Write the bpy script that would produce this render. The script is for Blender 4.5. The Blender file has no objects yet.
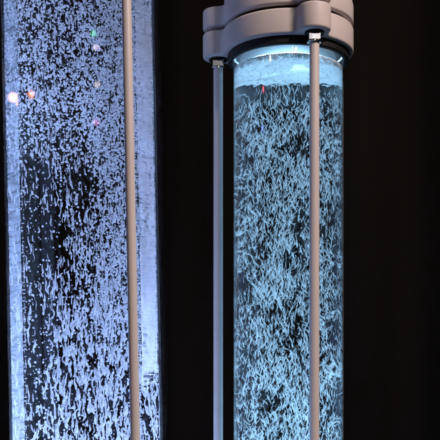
import bpy, bmesh, math, random
import numpy as np
from mathutils import Vector, Matrix, noise

sc = bpy.context.scene
col = sc.collection
R = math.radians
MM = 0.001

# ------------------------------------------------------------------ camera
cam_d = bpy.data.cameras.new("camera")
cam = bpy.data.objects.new("camera", cam_d)
col.objects.link(cam)
cam.location = (0, 0, 0.0207)
cam.rotation_euler = (R(90), 0, 0)
cam_d.lens = 90.0
cam_d.sensor_width = 36.0
cam_d.shift_y = 0.46
cam_d.dof.use_dof = True
cam_d.dof.focus_distance = 1.02
cam_d.dof.aperture_fstop = 9.0
cam_d.clip_start = 0.02
cam_d.clip_end = 60
sc.camera = cam

# ------------------------------------------------------------------ world, exposure, sampling
w = bpy.data.worlds.new("World")
sc.world = w
w.use_nodes = True
w.node_tree.nodes["Background"].inputs[0].default_value = (0.9, 0.75, 0.7, 1)
w.node_tree.nodes["Background"].inputs[1].default_value = 0.004
sc.view_settings.view_transform = 'Standard'
sc.view_settings.look = 'None'
sc.view_settings.exposure = 0
sc.view_settings.gamma = 1
sc.render.engine = 'CYCLES'
cy = sc.cycles
cy.max_bounces = 12
cy.diffuse_bounces = 5
cy.glossy_bounces = 5
cy.transmission_bounces = 10
cy.transparent_max_bounces = 24
cy.caustics_reflective = True
cy.caustics_refractive = True
cy.blur_glossy = 0.3
cy.sample_clamp_indirect = 4.0
cy.use_denoising = True
try:
    cy.denoiser = 'OPENIMAGEDENOISE'
    cy.denoising_prefilter = 'ACCURATE'
except Exception:
    pass

RIGHT_LED = (0.34, 0.67, 1.0)
LEFT_LED = (0.37, 0.52, 1.0)


def area(name, loc, target, size, power, color, shape='DISK', size_y=None, spread=180):
    d = bpy.data.lights.new(name, 'AREA')
    d.shape = shape
    d.size = size
    if size_y:
        d.size_y = size_y
    d.energy = power
    d.color = color
    d.spread = R(spread)
    o = bpy.data.objects.new(name, d)
    col.objects.link(o)
    o.location = loc
    v = Vector(target) - Vector(loc)
    o.rotation_euler = v.to_track_quat('-Z', 'Y').to_euler()
    return o


# warm room light coming from beside the camera
area("room_lamp", (1.25, -0.45, 1.85), (0.0, 1.1, 0.30), 0.55, 64.0, (1.0, 0.81, 0.73))

# ------------------------------------------------------------------ materials
def mat(name):
    m = bpy.data.materials.new(name)
    m.use_nodes = True
    nt = m.node_tree
    nt.nodes.clear()
    out = nt.nodes.new("ShaderNodeOutputMaterial")
    return m, nt, out


def N(nt, t, **kw):
    n = nt.nodes.new(t)
    for k, v in kw.items():
        if hasattr(n, k):
            setattr(n, k, v)
        else:
            n.inputs[k.replace('_', ' ')].default_value = v
    return n


def principled(name, base, rough=0.5, metal=0.0, spec=0.5, var=0.0, scale=30.0, bump=0.0, bscale=400.0, stretch=(1, 1, 1)):
    m, nt, out = mat(name)
    p = nt.nodes.new("ShaderNodeBsdfPrincipled")
    p.inputs["Base Color"].default_value = (*base, 1)
    p.inputs["Roughness"].default_value = rough
    p.inputs["Metallic"].default_value = metal
    p.inputs["Specular IOR Level"].default_value = spec
    nt.links.new(p.outputs[0], out.inputs[0])
    tc = nt.nodes.new("ShaderNodeTexCoord")
    mp = nt.nodes.new("ShaderNodeMapping")
    mp.inputs["Scale"].default_value = stretch
    nt.links.new(tc.outputs["Object"], mp.inputs[0])
    if var:
        n = nt.nodes.new("ShaderNodeTexNoise")
        n.inputs["Scale"].default_value = scale
        n.inputs["Detail"].default_value = 5
        nt.links.new(mp.outputs[0], n.inputs["Vector"])
        r = nt.nodes.new("ShaderNodeValToRGB")
        r.color_ramp.elements[0].position = 0.3
        r.color_ramp.elements[1].position = 0.7
        r.color_ramp.elements[0].color = (*[c * (1 - var) for c in base], 1)
        r.color_ramp.elements[1].color = (*[min(1, c * (1 + var)) for c in base], 1)
        nt.links.new(n.outputs["Fac"], r.inputs[0])
        nt.links.new(r.outputs[0], p.inputs["Base Color"])
        rr = nt.nodes.new("ShaderNodeMapRange")
        rr.inputs["To Min"].default_value = max(0, rough - 0.12)
        rr.inputs["To Max"].default_value = min(1, rough + 0.12)
        nt.links.new(n.outputs["Fac"], rr.inputs["Value"])
        nt.links.new(rr.outputs[0], p.inputs["Roughness"])
    if bump:
        n2 = nt.nodes.new("ShaderNodeTexNoise")
        n2.inputs["Scale"].default_value = bscale
        n2.inputs["Detail"].default_value = 4
        nt.links.new(mp.outputs[0], n2.inputs["Vector"])
        b = nt.nodes.new("ShaderNodeBump")
        b.inputs["Strength"].default_value = bump
        b.inputs["Distance"].default_value = 0.0006
        nt.links.new(n2.outputs["Fac"], b.inputs["Height"])
        nt.links.new(b.outputs[0], p.inputs["Normal"])
    return m


M_CAP = principled("moulded_plastic", (0.60, 0.54, 0.53), 0.5, spec=0.35, var=0.05, scale=22, bump=0.10, bscale=500)
M_ROD = principled("painted_rod", (0.64, 0.58, 0.58), 0.36, spec=0.6, var=0.05, scale=14, bump=0.06, bscale=300, stretch=(1, 1, 0.2))
M_RUBBER = principled("black_rubber", (0.010, 0.010, 0.011), 0.6, spec=0.25, var=0.3, scale=60)
M_METAL = principled("polished_steel", (0.78, 0.77, 0.76), 0.16, metal=1.0, var=0.05, scale=80)
M_PLUG = principled("white_plug", (0.80, 0.80, 0.80), 0.4, var=0.04, scale=40)
M_NUT = principled("bright_nut", (0.88, 0.88, 0.89), 0.28, metal=1.0, var=0.02, scale=60)
M_BASE = principled("dark_plastic", (0.05, 0.05, 0.055), 0.5, var=0.15, scale=30)
M_WALL = principled("black_cloth", (0.006, 0.0055, 0.005), 0.95, spec=0.05, var=0.5, scale=3.0, bump=0.2, bscale=200, stretch=(1, 1, 0.15))

# clear acrylic: a thin wall that lets light through and mirrors at grazing angles
def clear(name, tint, rough):
    m, nt, out = mat(name)
    t = nt.nodes.new("ShaderNodeBsdfTransparent")
    t.inputs[0].default_value = (*tint, 1)
    g = nt.nodes.new("ShaderNodeBsdfGlossy")
    g.inputs["Roughness"].default_value = rough
    f = nt.nodes.new("ShaderNodeFresnel")
    f.inputs["IOR"].default_value = 1.35
    geo = nt.nodes.new("ShaderNodeNewGeometry")
    ior = nt.nodes.new("ShaderNodeMapRange")          # the same reflection on the way out as on the way in
    ior.inputs["To Min"].default_value = 1.35
    ior.inputs["To Max"].default_value = 1 / 1.35
    nt.links.new(geo.outputs["Backfacing"], ior.inputs["Value"])
    nt.links.new(ior.outputs[0], f.inputs["IOR"])
    mx = nt.nodes.new("ShaderNodeMixShader")
    nt.links.new(f.outputs[0], mx.inputs[0])
    nt.links.new(t.outputs[0], mx.inputs[1])
    nt.links.new(g.outputs[0], mx.inputs[2])
    nt.links.new(mx.outputs[0], out.inputs[0])
    return m


M_ACRYLIC = clear("clear_acrylic", (0.97, 0.985, 0.99), 0.012)


def water_mat(name):
    m, nt, out = mat(name)
    g = nt.nodes.new("ShaderNodeBsdfGlass")
    g.inputs["IOR"].default_value = 1.33
    g.inputs["Roughness"].default_value = 0.0
    g.inputs["Color"].default_value = (0.98, 0.99, 1, 1)
    nt.links.new(g.outputs[0], out.inputs[0])
    return m


M_WATER = water_mat("water")


def bubble_mat(name, colr, transl, transp, gloss=0.12, grough=0.25):
    m, nt, out = mat(name)
    d = nt.nodes.new("ShaderNodeBsdfDiffuse")
    d.inputs[0].default_value = (*colr, 1)
    tl = nt.nodes.new("ShaderNodeBsdfTranslucent")
    tl.inputs[0].default_value = (*colr, 1)
    m1 = nt.nodes.new("ShaderNodeMixShader")
    m1.inputs[0].default_value = transl
    nt.links.new(d.outputs[0], m1.inputs[1])
    nt.links.new(tl.outputs[0], m1.inputs[2])
    g = nt.nodes.new("ShaderNodeBsdfGlossy")
    g.inputs["Roughness"].default_value = grough
    m2 = nt.nodes.new("ShaderNodeMixShader")
    m2.inputs[0].default_value = gloss
    nt.links.new(m1.outputs[0], m2.inputs[1])
    nt.links.new(g.outputs[0], m2.inputs[2])
    tr = nt.nodes.new("ShaderNodeBsdfTransparent")
    m3 = nt.nodes.new("ShaderNodeMixShader")
    m3.inputs[0].default_value = transp
    nt.links.new(m2.outputs[0], m3.inputs[1])
    nt.links.new(tr.outputs[0], m3.inputs[2])
    nt.links.new(m3.outputs[0], out.inputs[0])
    return m


M_BUB = bubble_mat("air_bubble", (0.92, 0.93, 0.95), 0.45, 0.22, 0.30, 0.22)
M_WISP = bubble_mat("fine_air", (0.76, 0.78, 0.79), 0.20, 0.25, 0.30, 0.28)


def uneven(m, scale, lo, hi, z=0.6):
    """noise puts uneven brightness into the transparency from place to place"""
    nt = m.node_tree
    tc = nt.nodes.new("ShaderNodeTexCoord")
    mp = nt.nodes.new("ShaderNodeMapping")
    mp.inputs["Scale"].default_value = (scale, scale, scale * z)
    nz_ = nt.nodes.new("ShaderNodeTexNoise")
    nz_.inputs["Scale"].default_value = 1.0
    nz_.inputs["Detail"].default_value = 3
    cr = nt.nodes.new("ShaderNodeMapRange")
    cr.inputs["From Min"].default_value = 0.36
    cr.inputs["From Max"].default_value = 0.64
    cr.inputs["To Min"].default_value = lo
    cr.inputs["To Max"].default_value = hi
    nt.links.new(tc.outputs["Object"], mp.inputs[0])
    nt.links.new(mp.outputs[0], nz_.inputs["Vector"])
    nt.links.new(nz_.outputs["Fac"], cr.inputs["Value"])
    for n in list(nt.nodes):
        if n.type == 'MIX_SHADER' and n.outputs[0].links and n.outputs[0].links[0].to_node.type == 'OUTPUT_MATERIAL':
            nt.links.new(cr.outputs[0], n.inputs[0])


uneven(M_WISP, 260, 0.0, 0.85)
M_SWARM = bubble_mat("beaded_air", (0.82, 0.83, 0.85), 0.22, 0.3, 0.38, 0.15)
uneven(M_SWARM, 520, 0.0, 0.85, 0.4)
M_FOAM = bubble_mat("foam", (0.97, 0.97, 0.97), 0.35, 0.02, 0.15, 0.3)

# milky, streaky strips added to imitate the bright glow of the chamfers
M_SEAM = bubble_mat("trapped_air", (0.95, 0.96, 0.97), 0.6, 0.35, 0.3, 0.2)
M_STRIP_CLEAR = bubble_mat("faint_glow_strip", (0.80, 0.86, 0.90), 0.45, 0.5, 0.2, 0.3)
uneven(M_STRIP_CLEAR, 70, 0.60, 0.92, 5)
M_STRIP = bubble_mat("bright_glow_strip", (0.88, 0.89, 0.92), 0.45, 0.5, 0.2, 0.3)
uneven(M_STRIP, 70, 0.15, 0.60, 6)
nt = M_STRIP.node_tree                                   # the added glow strip fades out towards the bottom
mr = [n for n in nt.nodes if n.type == 'MAP_RANGE'][0]
tc = [n for n in nt.nodes if n.type == 'TEX_COORD'][0]
sx_ = nt.nodes.new("ShaderNodeSeparateXYZ")
m2 = nt.nodes.new("ShaderNodeMapRange")
m2.inputs["From Min"].default_value = 0.040
m2.inputs["From Max"].default_value = 0.085
m2.inputs["To Min"].default_value = 0.75
m2.inputs["To Max"].default_value = 0.0
ad = nt.nodes.new("ShaderNodeMath")
ad.operation = 'ADD'
ad.use_clamp = True
nt.links.new(tc.outputs["Object"], sx_.inputs[0])
nt.links.new(sx_.outputs["Z"], m2.inputs["Value"])
nt.links.new(mr.outputs[0], ad.inputs[0])
n3 = nt.nodes.new("ShaderNodeTexNoise")
n3.inputs["Scale"].default_value = 24
n3.inputs["Detail"].default_value = 5
m3 = nt.nodes.new("ShaderNodeMapRange")
m3.inputs["From Min"].default_value = 0.45
m3.inputs["From Max"].default_value = 0.70
m3.inputs["To Max"].default_value = 0.55
a3 = nt.nodes.new("ShaderNodeMath")
nt.links.new(tc.outputs["Object"], n3.inputs["Vector"])
nt.links.new(n3.outputs["Fac"], m3.inputs["Value"])
nt.links.new(m2.outputs[0], a3.inputs[0])
nt.links.new(m3.outputs[0], a3.inputs[1])
nt.links.new(a3.outputs[0], ad.inputs[1])
for n in nt.nodes:
    if n.type == 'MIX_SHADER' and n.outputs[0].links[0].to_node.type == 'OUTPUT_MATERIAL':
        nt.links.new(ad.outputs[0], n.inputs[0])

m, nt, out = mat("led_lens")
e = nt.nodes.new("ShaderNodeEmission")
e.inputs[0].default_value = (0.6, 0.8, 1, 1)
e.inputs[1].default_value = 6
nt.links.new(e.outputs[0], out.inputs[0])
M_LED = m


# ------------------------------------------------------------------ mesh helpers
def tag(o, label=None, cat=None, group=None, kind=None):
    if label: o["label"] = label
    if cat: o["category"] = cat
    if group: o["group"] = group
    if kind: o["kind"] = kind
    return o


def link(name, me, m, parent=None, smooth=True, autosmooth=None):
    o = bpy.data.objects.new(name, me)
    col.objects.link(o)
    if m is not None:
        me.materials.append(m)
    if smooth:
        me.polygons.foreach_set("use_smooth", np.ones(len(me.polygons), dtype=bool))
        if autosmooth:
            try:
                me.set_sharp_from_angle(angle=R(autosmooth))
            except Exception:
                pass
    me.update()
    if parent:
        o.parent = parent
    return o


def mesh(name, verts, faces):
    me = bpy.data.meshes.new(name)
    me.from_pydata(verts, [], faces)
    bm = bmesh.new()
    bm.from_mesh(me)
    bmesh.ops.remove_doubles(bm, verts=bm.verts, dist=1e-7)
    bmesh.ops.recalc_face_normals(bm, faces=bm.faces)
    bm.to_mesh(me)
    bm.free()
    return me


def lathe(name, prof, seg=96, closed=True):
    """prof: list of (r, z); closed: the profile closes on itself (a ring)."""
    V, F = [], []
    n = len(prof)
    for k in range(seg):
        a = 2 * math.pi * k / seg
        for r, z in prof:
            V.append((r * math.cos(a), r * math.sin(a), z))
    for k in range(seg):
        k2 = (k + 1) % seg
        for i in range(n if closed else n - 1):
            j = (i + 1) % n
            F.append((k * n + i, k2 * n + i, k2 * n + j, k * n + j))
    if not closed:
        if prof[0][0] > 1e-9:
            F.append([k * n for k in range(seg)])
        if prof[-1][0] > 1e-9:
            F.append([k * n + n - 1 for k in range(seg)])
    return mesh(name, V, F)


def loft(name, rings, cap=True):
    """rings: list of (outline as list of (x, y), z)"""
    V, F = [], []
    n = len(rings[0][0])
    for o, z in rings:
        V += [(x, y, z) for x, y in o]
    for k in range(len(rings) - 1):
        for i in range(n):
            j = (i + 1) % n
            F.append((k * n + i, k * n + j, (k + 1) * n + j, (k + 1) * n + i))
    if cap:
        F.append(list(range(n))[::-1])
        F.append([(len(rings) - 1) * n + i for i in range(n)])
    return mesh(name, V, F)


def lug_outline(R0, Rl, rl, angles, fillet, inset=0.0, n=420):
    """circle R0 joined with pads of radius rl at distance Rl, blended by smooth union; sampled in polar form."""
    pts = []
    def sdf(x, y):
        d = math.hypot(x, y) - R0
        for a in angles:
            # angle measured from -Y (towards the camera), positive to +X
            ca, sa = math.sin(a), -math.cos(a)
            t = max(0.0, min(1.0, (x * ca + y * sa) / Rl))
            d2 = math.hypot(x - ca * Rl * t, y - sa * Rl * t) - rl
            h = max(0.0, min(1.0, 0.5 + 0.5 * (d2 - d) / fillet))
            d = d2 * (1 - h) + d * h - fillet * h * (1 - h)
        return d + inset
    for k in range(n):
        a = 2 * math.pi * k / n
        c, s = math.cos(a), math.sin(a)
        lo, hi = R0 * 0.6, (Rl + rl) * 1.2
        for _ in range(40):
            mid = (lo + hi) / 2
            if sdf(mid * c, mid * s) < 0: lo = mid
            else: hi = mid
        pts.append((lo * c, lo * s))
    return pts


def lug_plate(name, args, z0, z1, bev):
    rings = []
    st = 5
    for i in range(st + 1):
        a = (math.pi / 2) * i / st
        rings.append((lug_outline(*args, inset=bev * (1 - math.sin(a))), z0 + bev * (1 - math.cos(a))))
    for i in range(st + 1):
        a = (math.pi / 2) * (1 - i / st)
        rings.append((lug_outline(*args, inset=bev * (1 - math.sin(a))), z1 - bev * (1 - math.cos(a))))
    return loft(name, rings)


def chamfer_square(h, f):
    """octagon: half width h, half front-face width f, corners slightly rounded"""
    raw = [(-f, -h), (f, -h), (h, -f), (h, f), (f, h), (-f, h), (-h, f), (-h, -f)]
    pts = []
    for i, p in enumerate(raw):
        a, b = Vector(raw[i - 1]), Vector(raw[(i + 1) % 8])
        p = Vector(p)
        r = 0.0014
        for t in (1.0, 0.5, 0.0):
            pass
        p0 = p + (a - p).normalized() * r
        p1 = p + (b - p).normalized() * r
        for t in (0, .33, .67, 1):
            q = p0.lerp(p, t).lerp(p.lerp(p1, t), t)
            pts.append((q.x, q.y))
    return pts


# ---------------- bubbles as numpy batches
def ico(sub):
    bm = bmesh.new()
    bmesh.ops.create_icosphere(bm, subdivisions=sub, radius=1.0)
    bm.verts.ensure_lookup_table()
    V = np.array([v.co[:] for v in bm.verts])
    F = np.array([[v.index for v in f.verts] for f in bm.faces])
    bm.free()
    return V, F


ICO1, ICO2 = ico(1), ico(2)


class Batch:
    def __init__(self):
        self.V, self.F, self.n = [], [], 0

    def add(self, V, F):
        self.V.append(V)
        self.F.append(F + self.n)
        self.n += len(V)

    def beads(self, P, rad, base=ICO1, squash=None, rng=None):
        V0, F0 = base
        P = np.asarray(P)
        rad = np.asarray(rad)
        k = len(P)
        sc_ = rad[:, None] * np.ones((1, 3))
        if squash is not None:
            sc_ = sc_ * squash
        V = P[:, None, :] + V0[None] * sc_[:, None, :]
        F = (F0[None] + (np.arange(k) * len(V0))[:, None, None]).reshape(-1, 3)
        self.add(V.reshape(-1, 3), F)

    def strands(self, paths, radii, sides=5):
        """paths (k, m, 3), radii (k, m)"""
        k, m_, _ = paths.shape
        T = np.gradient(paths, axis=1)
        T /= np.linalg.norm(T, axis=2, keepdims=True) + 1e-12
        A = np.cross(T, np.array([0.31, 0.9, 0.12]))
        A /= np.linalg.norm(A, axis=2, keepdims=True) + 1e-12
        B = np.cross(T, A)
        ang = 2 * math.pi * np.arange(sides) / sides
        V = (paths[:, :, None, :] + radii[:, :, None, None] *
             (A[:, :, None, :] * np.cos(ang)[None, None, :, None] + B[:, :, None, :] * np.sin(ang)[None, None, :, None]))
        V = V.reshape(-1, 3)
        F = []
        for i in range(m_ - 1):
            for j in range(sides):
                j2 = (j + 1) % sides
                a, b, c, d = i * sides + j, i * sides + j2, (i + 1) * sides + j2, (i + 1) * sides + j
                F += [(a, b, c), (a, c, d)]
        F0 = np.array(F)
        F = (F0[None] + (np.arange(k) * m_ * sides)[:, None, None]).reshape(-1, 3)
        self.add(V, F)

    def build(self, name, m):
        V = np.concatenate(self.V)
        F = np.concatenate(self.F)
        me = bpy.data.meshes.new(name)
        me.vertices.add(len(V))
        me.vertices.foreach_set("co", V.astype(np.float32).ravel())
        me.loops.add(len(F) * 3)
        me.loops.foreach_set("vertex_index", F.astype(np.int32).ravel())
        me.polygons.add(len(F))
        me.polygons.foreach_set("loop_start", np.arange(0, len(F) * 3, 3, dtype=np.int32))
        me.polygons.foreach_set("use_smooth", np.ones(len(F), dtype=bool))
        me.update(calc_edges=True)
        me.validate()
        return link(name, me, m, smooth=False)


def field(P, scale, off):
    return np.array([noise.noise(Vector((p[0] * scale[0] + off[0], p[1] * scale[1] + off[1], p[2] * scale[2] + off[2]))) for p in P])


def strand_paths(rng, P, length, tilt, curl, rad, m_=7, wave=0.25, freq=6):
    k = len(P)
    az = rng.uniform(0, 2 * math.pi, k)
    tl = rng.normal(0, tilt * 0.5, k) + tilt * rng.choice([-1, 1], k)
    s = np.linspace(-0.5, 0.5, m_)
    cz = rng.normal(0, curl, k)
    ph = rng.uniform(0, 6.28, k)
    ang = tl[:, None] + cz[:, None] * s[None] * 2 + wave * np.sin(ph[:, None] + s[None] * freq)
    d = np.stack([np.sin(ang) * np.cos(az)[:, None], np.sin(ang) * np.sin(az)[:, None], np.cos(ang)], axis=2)
    step = d * (length / (m_ - 1))[:, None, None]
    path = np.cumsum(step, axis=1)
    path = P[:, None, :] + path - path[:, m_ // 2:m_ // 2 + 1, :]
    t = s + 0.5
    prof = np.clip(np.sin(np.pi * (0.06 + 0.88 * t ** 0.75)), 0.12, 1)
    radii = rad[:, None] * prof[None] * rng.uniform(0.65, 1.35, (k, m_))
    return path, radii


# ------------------------------------------------------------------ the setting
me = mesh("floor", [(-4, -2, -0.75), (4, -2, -0.75), (4, 4, -0.75), (-4, 4, -0.75)], [(0, 1, 2, 3)])
tag(link("floor", me, M_WALL, smooth=False), kind="structure")
# black drape behind, with shallow folds
V, F = [], []
nx, nz = 160, 2
for i in range(nx + 1):
    x = -3 + 6 * i / nx
    y = 2.35 + 0.03 * math.sin(x * 19) + 0.02 * math.sin(x * 31 + 1)
    for z in (-0.75, 2.6):
        V.append((x, y, z))
for i in range(nx):
    F.append((2 * i, 2 * i + 2, 2 * i + 3, 2 * i + 1))
tag(link("backdrop", mesh("backdrop", V, F), M_WALL), kind="structure")


# ------------------------------------------------------------------ a bubble column
def column(loc, lean, cfg, label):
    root = bpy.data.objects.new("bubble_lamp", None)
    col.objects.link(root)
    root.location = loc
    root.rotation_euler = (0, lean, 0)
    tag(root, label, "bubble lamp", "bubble lamps standing side by side")
    bpy.context.view_layer.update()
    zb = cfg["base"]
    zc = cfg["collar"]           # underside of the collar
    A = [R(a) for a in cfg["angles"]]
    args = (cfg["R0"], cfg["Rl"], cfg["rl"], A, cfg["fillet"])
    # collar and cap plates with a dark gap between them
    link("collar", lug_plate("collar", args, zc, zc + 0.0248, 0.0026), M_CAP, root, autosmooth=40)
    link("gap_ring", lathe("gap_ring", [(0, zc + 0.0242), (cfg["R0"] - 0.005, zc + 0.0242), (cfg["R0"] - 0.005, zc + 0.0290), (0, zc + 0.0290)], closed=False), M_RUBBER, root, autosmooth=40)
    cap = link("cap", lug_plate("cap", args, zc + 0.0282, zc + 0.0485, 0.0024), M_CAP, root, autosmooth=40)
    r0 = cfg["R0"] - 0.0012
    link("dome", lathe("dome", [(r0, zc + 0.0480), (r0, zc + 0.115), (r0 - 0.006, zc + 0.122), (0, zc + 0.124)], closed=False), M_CAP, cap, autosmooth=35)
    # gasket where the tube enters
    rt = cfg["rt"]
    link("gasket", lathe("gasket", [(rt + 0.0004, zc - 0.0080), (rt + 0.0036, zc - 0.0080), (rt + 0.0048, zc - 0.0068), (rt + 0.0048, zc + 0.002), (rt + 0.0004, zc + 0.002)]) if cfg["round"] else
         loft("gasket", [(chamfer_square(rt + 0.004, cfg["face"] + 0.0015), zc - 0.006), (chamfer_square(rt + 0.004, cfg["face"] + 0.0015), zc + 0.002)]), M_RUBBER, root, autosmooth=40)
    # tube
    if cfg["round"]:
        tb = lathe("tube", [(rt, zb), (rt, zc + 0.001), (rt - 0.0009, zc + 0.001), (rt - 0.0009, zb)], 160)
    else:
        V = []; F = []
        o = chamfer_square(rt, cfg["face"]); i_ = chamfer_square(rt - 0.002, cfg["face"] - 0.0008)
        n = len(o)
        for ring, z in ((o, zb), (o, zc + 0.001), (i_, zc + 0.001), (i_, zb)):
            V += [(x, y, z) for x, y in ring]
        for k in range(4):
            for i in range(n):
                j = (i + 1) % n
                k2 = (k + 1) % 4
                F.append((k * n + i, k * n + j, k2 * n + j, k2 * n + i))
        tb = mesh("tube", V, F)
    tube = link("tube", tb, M_ACRYLIC, root, smooth=cfg["round"], autosmooth=40)
    if not cfg["round"]:
        # milky strips added just inside each front chamfer, its glow put into their opacity
        h_, f_ = rt - 0.0026, cfg["face"] - 0.0011
        for sx in (-1, 1):
            for sy in (-1,):
                p, q = Vector((sx * (f_ + 0.0018), sy * (h_ - 0.0028))), Vector((sx * (h_ - 0.0009), sy * (f_ - 0.0001)))
                nrm = Vector((-sx, -sy)).normalized() * 0.0008
                o = [tuple(p), tuple(q), tuple(q + nrm), tuple(p + nrm)]
                link("corner_glow", loft("corner_glow", [(o, zb + 0.03), (o, cfg["water"] - 0.005)]), M_STRIP if sx > 0 else M_STRIP_CLEAR, tube, smooth=False)
    # plug under the collar that closes the tube
    if cfg["round"]:
        link("plug", lathe("plug", [(0, zc - 0.0035), (rt - 0.0075, zc - 0.0035), (rt - 0.0036, zc - 0.001), (rt - 0.0036, zc + 0.003), (0, zc + 0.003)], closed=False), M_PLUG, root, autosmooth=30)
    # rods
    for a in A:
        x, y = math.sin(a) * cfg["Rl"], -math.cos(a) * cfg["Rl"]
        rr = cfg["rod"]
        rod = link("support_rod", lathe("support_rod", [(0, zb), (rr, zb), (rr, zc + 0.001), (0, zc + 0.001)], 40, closed=False), M_ROD, root, autosmooth=40)
        rod.location = (x, y, 0)
        nut = link("nut", loft("nut", [([(-q, -q), (q, -q), (q, q), (-q, q)], z) for q, z in ((rr + 0.0002, zc - 0.0015), (rr + 0.0006, zc - 0.0020), (rr + 0.0006, zc - 0.0078), (rr + 0.0002, zc - 0.0082))]), M_NUT, rod, smooth=False)
        link("washer", lathe("washer", [(0, zc + 0.0005), (rr + 0.0045, zc + 0.0005), (rr + 0.0045, zc - 0.0016), (0, zc - 0.0016)], 40, closed=False), M_RUBBER, nut, autosmooth=30)
        link("flange", lathe("flange", [(0, zc - 0.0081), (rr + 0.0018, zc - 0.0081), (rr + 0.0022, zc - 0.0086), (rr + 0.0022, zc - 0.0096), (rr + 0.0014, zc - 0.0101), (0, zc - 0.0101)], 40, closed=False), M_METAL, nut, autosmooth=30)
    # base with the lamp, below the picture
    rb = cfg["R0"] + 0.03
    base = link("base", lathe("base", [(0, -0.748), (rb, -0.748), (rb, zb + 0.005), (rb - 0.006, zb + 0.012), (0, zb + 0.012)], closed=False), M_BASE, root, autosmooth=35)
    base.rotation_euler = (0, 0, 0)
    link("lamp_lens", lathe("lamp_lens", [(0, zb + 0.0125), (rt * 0.75, zb + 0.0125), (rt * 0.72, zb + 0.016), (0, zb + 0.017)], closed=False), M_LED, root, autosmooth=35)
    # water: open above, where the foam closes it
    wt = cfg["water"]
    if cfg["round"]:
        wm = lathe("water", [(0, zb + 0.013), (rt - 0.0011, zb + 0.013), (rt - 0.0011, wt), (rt - 0.0011, wt)][:3], 200, closed=False)
        bm = bmesh.new(); bm.from_mesh(wm)
        top = [f for f in bm.faces if f.calc_center_median().z > wt - 1e-5]
        bmesh.ops.delete(bm, geom=top, context='FACES')
        bm.to_mesh(wm); bm.free()
    else:
        o = chamfer_square(rt - 0.0023, cfg["face"] - 0.00095)
        wm = loft("water", [(o, zb + 0.013), (o, wt)], cap=True)
        bm = bmesh.new(); bm.from_mesh(wm)
        top = [f for f in bm.faces if f.calc_center_median().z > wt - 1e-5]
        bmesh.ops.delete(bm, geom=top, context='FACES')
        bm.to_mesh(wm); bm.free()
    wo = link("water", wm, M_WATER, None, smooth=cfg["round"], autosmooth=25)
    wo.matrix_world = root.matrix_world.copy()
    tag(wo, cfg["water_label"], "water", kind="structure")
    # lamps: the LED in the base and an added fill disc under the collar brightening the top
    for (z, p, dr, s, sp) in ((zb + 0.02, cfg["led"], 1, rt * 1.4, cfg["spread"]), (zc - 0.005, cfg["top_fill"], -1, rt * 0.9, 160)):
        L = area("column_lamp", (0, 0, 0), (0, 0, dr), s, p, cfg["color"], spread=sp)
        L.matrix_world = root.matrix_world @ Matrix.Translation((0, 0, z)) @ (Matrix.Rotation(math.pi, 4, 'X') if dr > 0 else Matrix.Identity(4))
    return root, tube


# ======================================================== right column (round)
RC = Vector((0.068, 1.10, 0))
rcfg = dict(round=True, base=-0.55, collar=0.3870, R0=0.0650, Rl=0.0705, rl=0.0154, fillet=0.007, angles=(17, -98, 142),
            rt=0.0555, rod=0.0047, water=0.3725, led=90.0, top_fill=0.3, spread=55, color=RIGHT_LED,
            water_label="clear water in the round acrylic tube under the pale cap")
right, right_tube = column(RC, 0.0, rcfg, "round acrylic bubble tube with pinkish grey cap, black gasket and three grey rods")

rng = np.random.default_rng(7)


def in_disc(k, r, z0, z1):
    a = rng.uniform(0, 2 * math.pi, k)
    q = r * np.sqrt(rng.uniform(0, 1, k))
    return np.stack([q * np.cos(a), q * np.sin(a), rng.uniform(z0, z1, k)], axis=1)


RW = 0.0532
b = Batch()
P = in_disc(28500, RW, -0.36, 0.362)
P = P[rng.uniform(0, 1, len(P)) > np.clip((P[:, 2] - 0.335) / 0.014, 0, 0.93)]      # few reach the froth
keep = field(P, (55, 55, 32), (3.1, 1.7, 0.3)) + 0.35 * field(P, (150, 150, 90), (9, 2, 4)) > -0.05
P = P[keep]
k = len(P)
path, rad = strand_paths(rng, P, rng.uniform(0.0035, 0.0100, k), 0.38, 0.28, rng.uniform(0.00015, 0.00046, k))
path[:, :, 2] = np.minimum(path[:, :, 2], 0.3630)
rr = np.hypot(path[:, :, 0], path[:, :, 1])
f = np.minimum(1, (RW + 0.001) / np.maximum(rr, 1e-6))
path[:, :, 0] *= f; path[:, :, 1] *= f
b.strands(path, rad)
P = in_disc(1500, RW, -0.36, 0.36)
b.beads(P, rng.uniform(0.0003, 0.0007, len(P)))
P = in_disc(2000, RW, -0.2, 0.36)
b.beads(P, rng.uniform(0.00012, 0.00025, len(P)))
bs = b.build("bubble_stream", M_WISP)
bs.location = RC
tag(bs, "swarm of thin curling air bubbles rising through the round tube's water", "bubbles", kind="stuff")

# foam on the water
b = Batch()
seg, hh = 200, 16
V = []
for j in range(hh + 1):
    t = j / hh
    for i in range(seg):
        a = 2 * math.pi * i / seg
        zz = 0.3695 - 0.0015 * (1 - abs(math.cos(a * 1.5))) if j == 0 else 0
        dn = 0.3655 - 0.0016 * noise.noise(Vector((math.cos(a) * 3, math.sin(a) * 3, 1.3))) - 0.0014 * noise.noise(Vector((math.cos(a) * 11, math.sin(a) * 11, 4))) - 0.0010 * noise.noise(Vector((math.cos(a) * 27, math.sin(a) * 27, 7)))
        z = 0.3692 * (1 - t) + dn * t
        r = 0.0522 - 0.0012 * t + 0.0009 * noise.noise(Vector((math.cos(a) * 9, math.sin(a) * 9, z * 160))) + 0.0006 * noise.noise(Vector((math.cos(a) * 25, math.sin(a) * 25, z * 420)))
        V.append((r * math.cos(a), r * math.sin(a), z))
F = []
for j in range(hh):
    for i in range(seg):
        i2 = (i + 1) % seg
        F += [(j * seg + i, j * seg + i2, (j + 1) * seg + i2), (j * seg + i, (j + 1) * seg + i2, (j + 1) * seg + i)]
V.append((0, 0, 0.3698)); V.append((0, 0, 0.3655))
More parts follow.
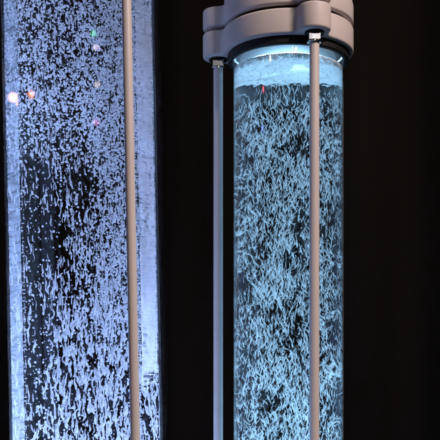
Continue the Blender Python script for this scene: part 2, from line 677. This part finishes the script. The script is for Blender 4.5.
for i in range(seg):
    i2 = (i + 1) % seg
    F += [(len(V) - 2, i2, i), (len(V) - 1, hh * seg + i, hh * seg + i2)]
b.add(np.array(V), np.array(F))
k = 5200
P = in_disc(k, 0.0516, 0, 1)
P[:, 2] = 0.3662 - 0.0028 * P[:, 2]
big = rng.uniform(0, 1, k) ** 4
keep = field(P, (60, 60, 60), (3, 8, 1)) > -0.22
b.beads(P[keep], (0.0004 + 0.0020 * big)[keep], ICO2)
k = 1500
a = rng.uniform(0, 2 * math.pi, k)
q = rng.uniform(0.0518, 0.0528, k)
P = np.stack([q * np.cos(a), q * np.sin(a), 0.3690 - 0.0075 * rng.uniform(0, 1, k) ** 1.7], axis=1)
b.beads(P, rng.uniform(0.0003, 0.0009, k), ICO2)
fo = b.build("foam", M_FOAM)
fo.location = RC + Vector((0, 0, 0.0032))
tag(fo, "pale froth floating on the water under the round tube's cap", "foam", kind="stuff")

# ======================================================== left column (chamfered square)
LC = Vector((-0.1250, 1.08, 0))
LEAN = R(-1.15)
lcfg = dict(round=False, base=-0.55, collar=0.60, R0=0.0860, Rl=0.0980, rl=0.0150, fillet=0.012, angles=(29.7, -90.3, 149.7),
            rt=0.0715, face=0.0540, rod=0.0044, water=0.585, led=128.0, top_fill=480, spread=55, color=LEFT_LED,
            water_label="clear water filling the wide faceted acrylic tank")
left, left_tube = column(LC + Vector((0.0, 0, 0)), LEAN, lcfg, "wide faceted acrylic bubble tank with flat front, chamfered edges and a brown rod")
LMAT = left.matrix_world.copy()


def in_oct(k, h, f, z0, z1):
    out = np.zeros((0, 3))
    while len(out) < k:
        P = np.stack([rng.uniform(-h, h, k), rng.uniform(-h, h, k), rng.uniform(z0, z1, k)], axis=1)
        ok = (np.abs(P[:, 0]) + np.abs(P[:, 1])) < h + f
        out = np.concatenate([out, P[ok]])
    return out[:k]


LH, LF = 0.0670, 0.0515
b = Batch()
# round beads: thick over the right half and the top, thin in the dark pocket on the left
def left_density(P):
    x, z = P[:, 0], P[:, 2]
    d = 0.25 + 0.55 * np.clip((x + 0.005) / 0.03, 0, 1) * np.clip((z - 0.05) / 0.10, 0, 1)
    d += 0.45 * np.clip((z - 0.26) / 0.06, 0, 1)
    d -= 0.22 * np.exp(-((x + 0.030) / 0.022) ** 2 - ((z - 0.17) / 0.06) ** 2)
    return d


P = in_oct(58000, LH, LF, -0.36, 0.56)
d = left_density(P) - 0.06 + 0.55 * field(P, (60, 60, 14), (1, 5, 2)) + 0.30 * field(P, (130, 130, 80), (4, 1, 8))
P = P[d > rng.uniform(0.1, 1.0, len(P))]
b.beads(P, 0.00035 + 0.0010 * rng.uniform(0, 1, len(P)) ** 1.6, squash=np.stack([rng.uniform(.9, 1.3, len(P)), np.ones(len(P)), rng.uniform(.8, 1.2, len(P))], axis=1))
# fat wavering wisps
P = in_oct(13000, LH * 0.95, LF * 0.95, -0.36, 0.56)
d = 0.26 + 0.30 * np.clip((P[:, 2] - 0.22) / 0.1, 0, 1) + 0.25 * np.clip(P[:, 0] / 0.03, 0, 1) + 0.40 * np.exp(-((P[:, 0] + 0.002) / 0.034) ** 2) * np.clip((0.30 - P[:, 2]) / 0.16, 0, 1) + 0.6 * field(P, (45, 45, 18), (7, 2, 2))
P = P[d > rng.uniform(0.25, 1.0, len(P))]
k = len(P)
path, rad = strand_paths(rng, P, rng.uniform(0.004, 0.010, k) + 0.014 * np.clip((0.32 - P[:, 2]) / 0.2, 0.15, 1) * rng.uniform(0, 1, k) ** 2, 0.16, 0.35, rng.uniform(0.0003, 0.0010, k) + 0.0007 * rng.uniform(0, 1, k) * np.clip((0.20 - P[:, 2]) / 0.1, 0, 1), 12, 0.40, 9)
path[:, :, :2] = np.clip(path[:, :, :2], -LH, LH)
b.strands(path, rad, 6)
bs2 = b.build("bubble_stream", M_SWARM)
bs2.matrix_world = LMAT
tag(bs2, "swarm of round beads and fat wisps of air rising in the faceted tank", "bubbles", kind="stuff")

# the nearest single beads, against the front face: one object each
V0, F0 = ICO2
me0 = bpy.data.meshes.new("air_bubble")
me0.from_pydata([tuple(v) for v in V0], [], [tuple(int(i) for i in f) for f in F0])
proto = link("air_bubble", me0, M_BUB)
tag(proto, "small bright round air bubble close to the faceted tank's front face", "air bubble", "single round air bubbles in the faceted tank")
done = 0
while done < 280:
    x, z = rng.uniform(-0.045, 0.045), rng.uniform(0.0, 0.43)
    dd = 0.55 + 0.5 * noise.noise(Vector((x * 40, 3, z * 20)))
    if rng.uniform() > dd:
        continue
    o = proto if done == 0 else proto.copy()
    if done:
        col.objects.link(o)
    r = rng.uniform(0.0007, 0.00125)
    o.matrix_world = LMAT @ Matrix.Translation((x, rng.uniform(-0.0676, -0.060), z)) @ Matrix.Diagonal((r * rng.uniform(.95, 1.2), r, r, 1))
    done += 1

# beads of air caught along the glued front seams
for sx, pitch, rr_, prob in ((1, 0.0027, 0.0012, 0.97), (-1, 0.0034, 0.0010, 0.5)):
    b = Batch()
    z = np.arange(-0.05, 0.5, pitch)
    z = z[rng.uniform(0, 1, len(z)) < prob]
    P = np.stack([np.full(len(z), sx * 0.0524) + rng.uniform(-0.0012, 0.0003, len(z)), -0.0682 + rng.uniform(-0.0001, 0.0012, len(z)), z + rng.normal(0, 0.0002, len(z))], axis=1)
    b.beads(P, rr_ * rng.uniform(.75, 1.1, len(z)), squash=np.array([[1.5, 0.8, 0.6]]))
    so = b.build("seam_bubbles", M_SEAM)
    so.parent = left_tube
    so["kind"] = "stuff"

# ------------------------------------------------------------------ small coloured lights of the room, mirrored in the acrylic
def eye_ray(px, py):
    """direction through a point of the 440-pixel photograph"""
    return Vector(((px - 220) / 1100, 1.0, (220 + 440 * cam_d.shift_y - py) / 1100))


def mirrored_light(p, n, color, dist, width, height, radiance):
    d = (p - cam.location).normalized()
    r = d - 2 * d.dot(n) * n
    a_ = math.pi * width * height / 4
    area("glint_light", p + r * dist, p, width, radiance * math.pi * a_, color, shape='ELLIPSE', size_y=height)


def on_round(px, py):
    d = eye_ray(px, py)
    o = cam.location - RC
    a_, b_, c_ = d.x ** 2 + d.y ** 2, o.x * d.x + o.y * d.y, o.x ** 2 + o.y ** 2 - 0.0555 ** 2
    t = (-b_ - math.sqrt(b_ * b_ - a_ * c_)) / a_
    p = cam.location + d * t
    return p, Vector((p.x - RC.x, p.y - RC.y, 0)).normalized()


def on_flat(px, py, point, n):
    d = eye_ray(px, py)
    n = (LMAT.to_3x3() @ n).normalized()
    point = LMAT @ point
    t = (point - cam.location).dot(n) / d.dot(n)
    return cam.location + d * t, n


for px, py, c in ((263, 89, (1, .12, .2)), (262, 128, (.15, .25, 1)), (317, 97, (1, .75, .2)), (296, 49, (1, .6, .45)), (270, 58, (1, .9, .8))):
    p, n = on_round(px, py)
    mirrored_light(p, n, c, 1.5, 0.10, 0.008, 45)
for px, py, c in ((96, 47, (1, .75, .9)), (93, 33, (.2, 1, .4)), (97, 84, (1, .75, .55)), (96, 122, (1, .35, .8))):
    p, n = on_flat(px, py, Vector((0, -0.0715, 0)), Vector((0, -1, 0)))
    mirrored_light(p, n, c, 1.5, 0.005, 0.0045, 75)
for px, py, c, s_ in ((12, 97, (1, .40, .2), 0.012), (23, 95, (1, .62, .35), 0.018), (19, 103, (1, .45, .2), 0.009)):
    p, n = on_flat(px, py, Vector((-0.06275, -0.06275, 0)), Vector((-0.7071, -0.7071, 0)))
    mirrored_light(p, n, c, 1.5, s_, s_ * 1.2, 45)
p, n = on_flat(31, 94, Vector((0, -0.0715, 0)), Vector((0, -1, 0)))
mirrored_light(p, n, (1, .35, .15), 1.5, 0.009, 0.012, 45)

# unseen lamp added so that the front nut of the round column shines white
p = RC + Vector((math.sin(R(17)) * 0.07, -math.cos(R(17)) * 0.07 - 0.005, 0.382))
mirrored_light(p, Vector((0, -1, 0)), (1, 0.95, 0.97), 1.5, 0.05, 0.05, 60)
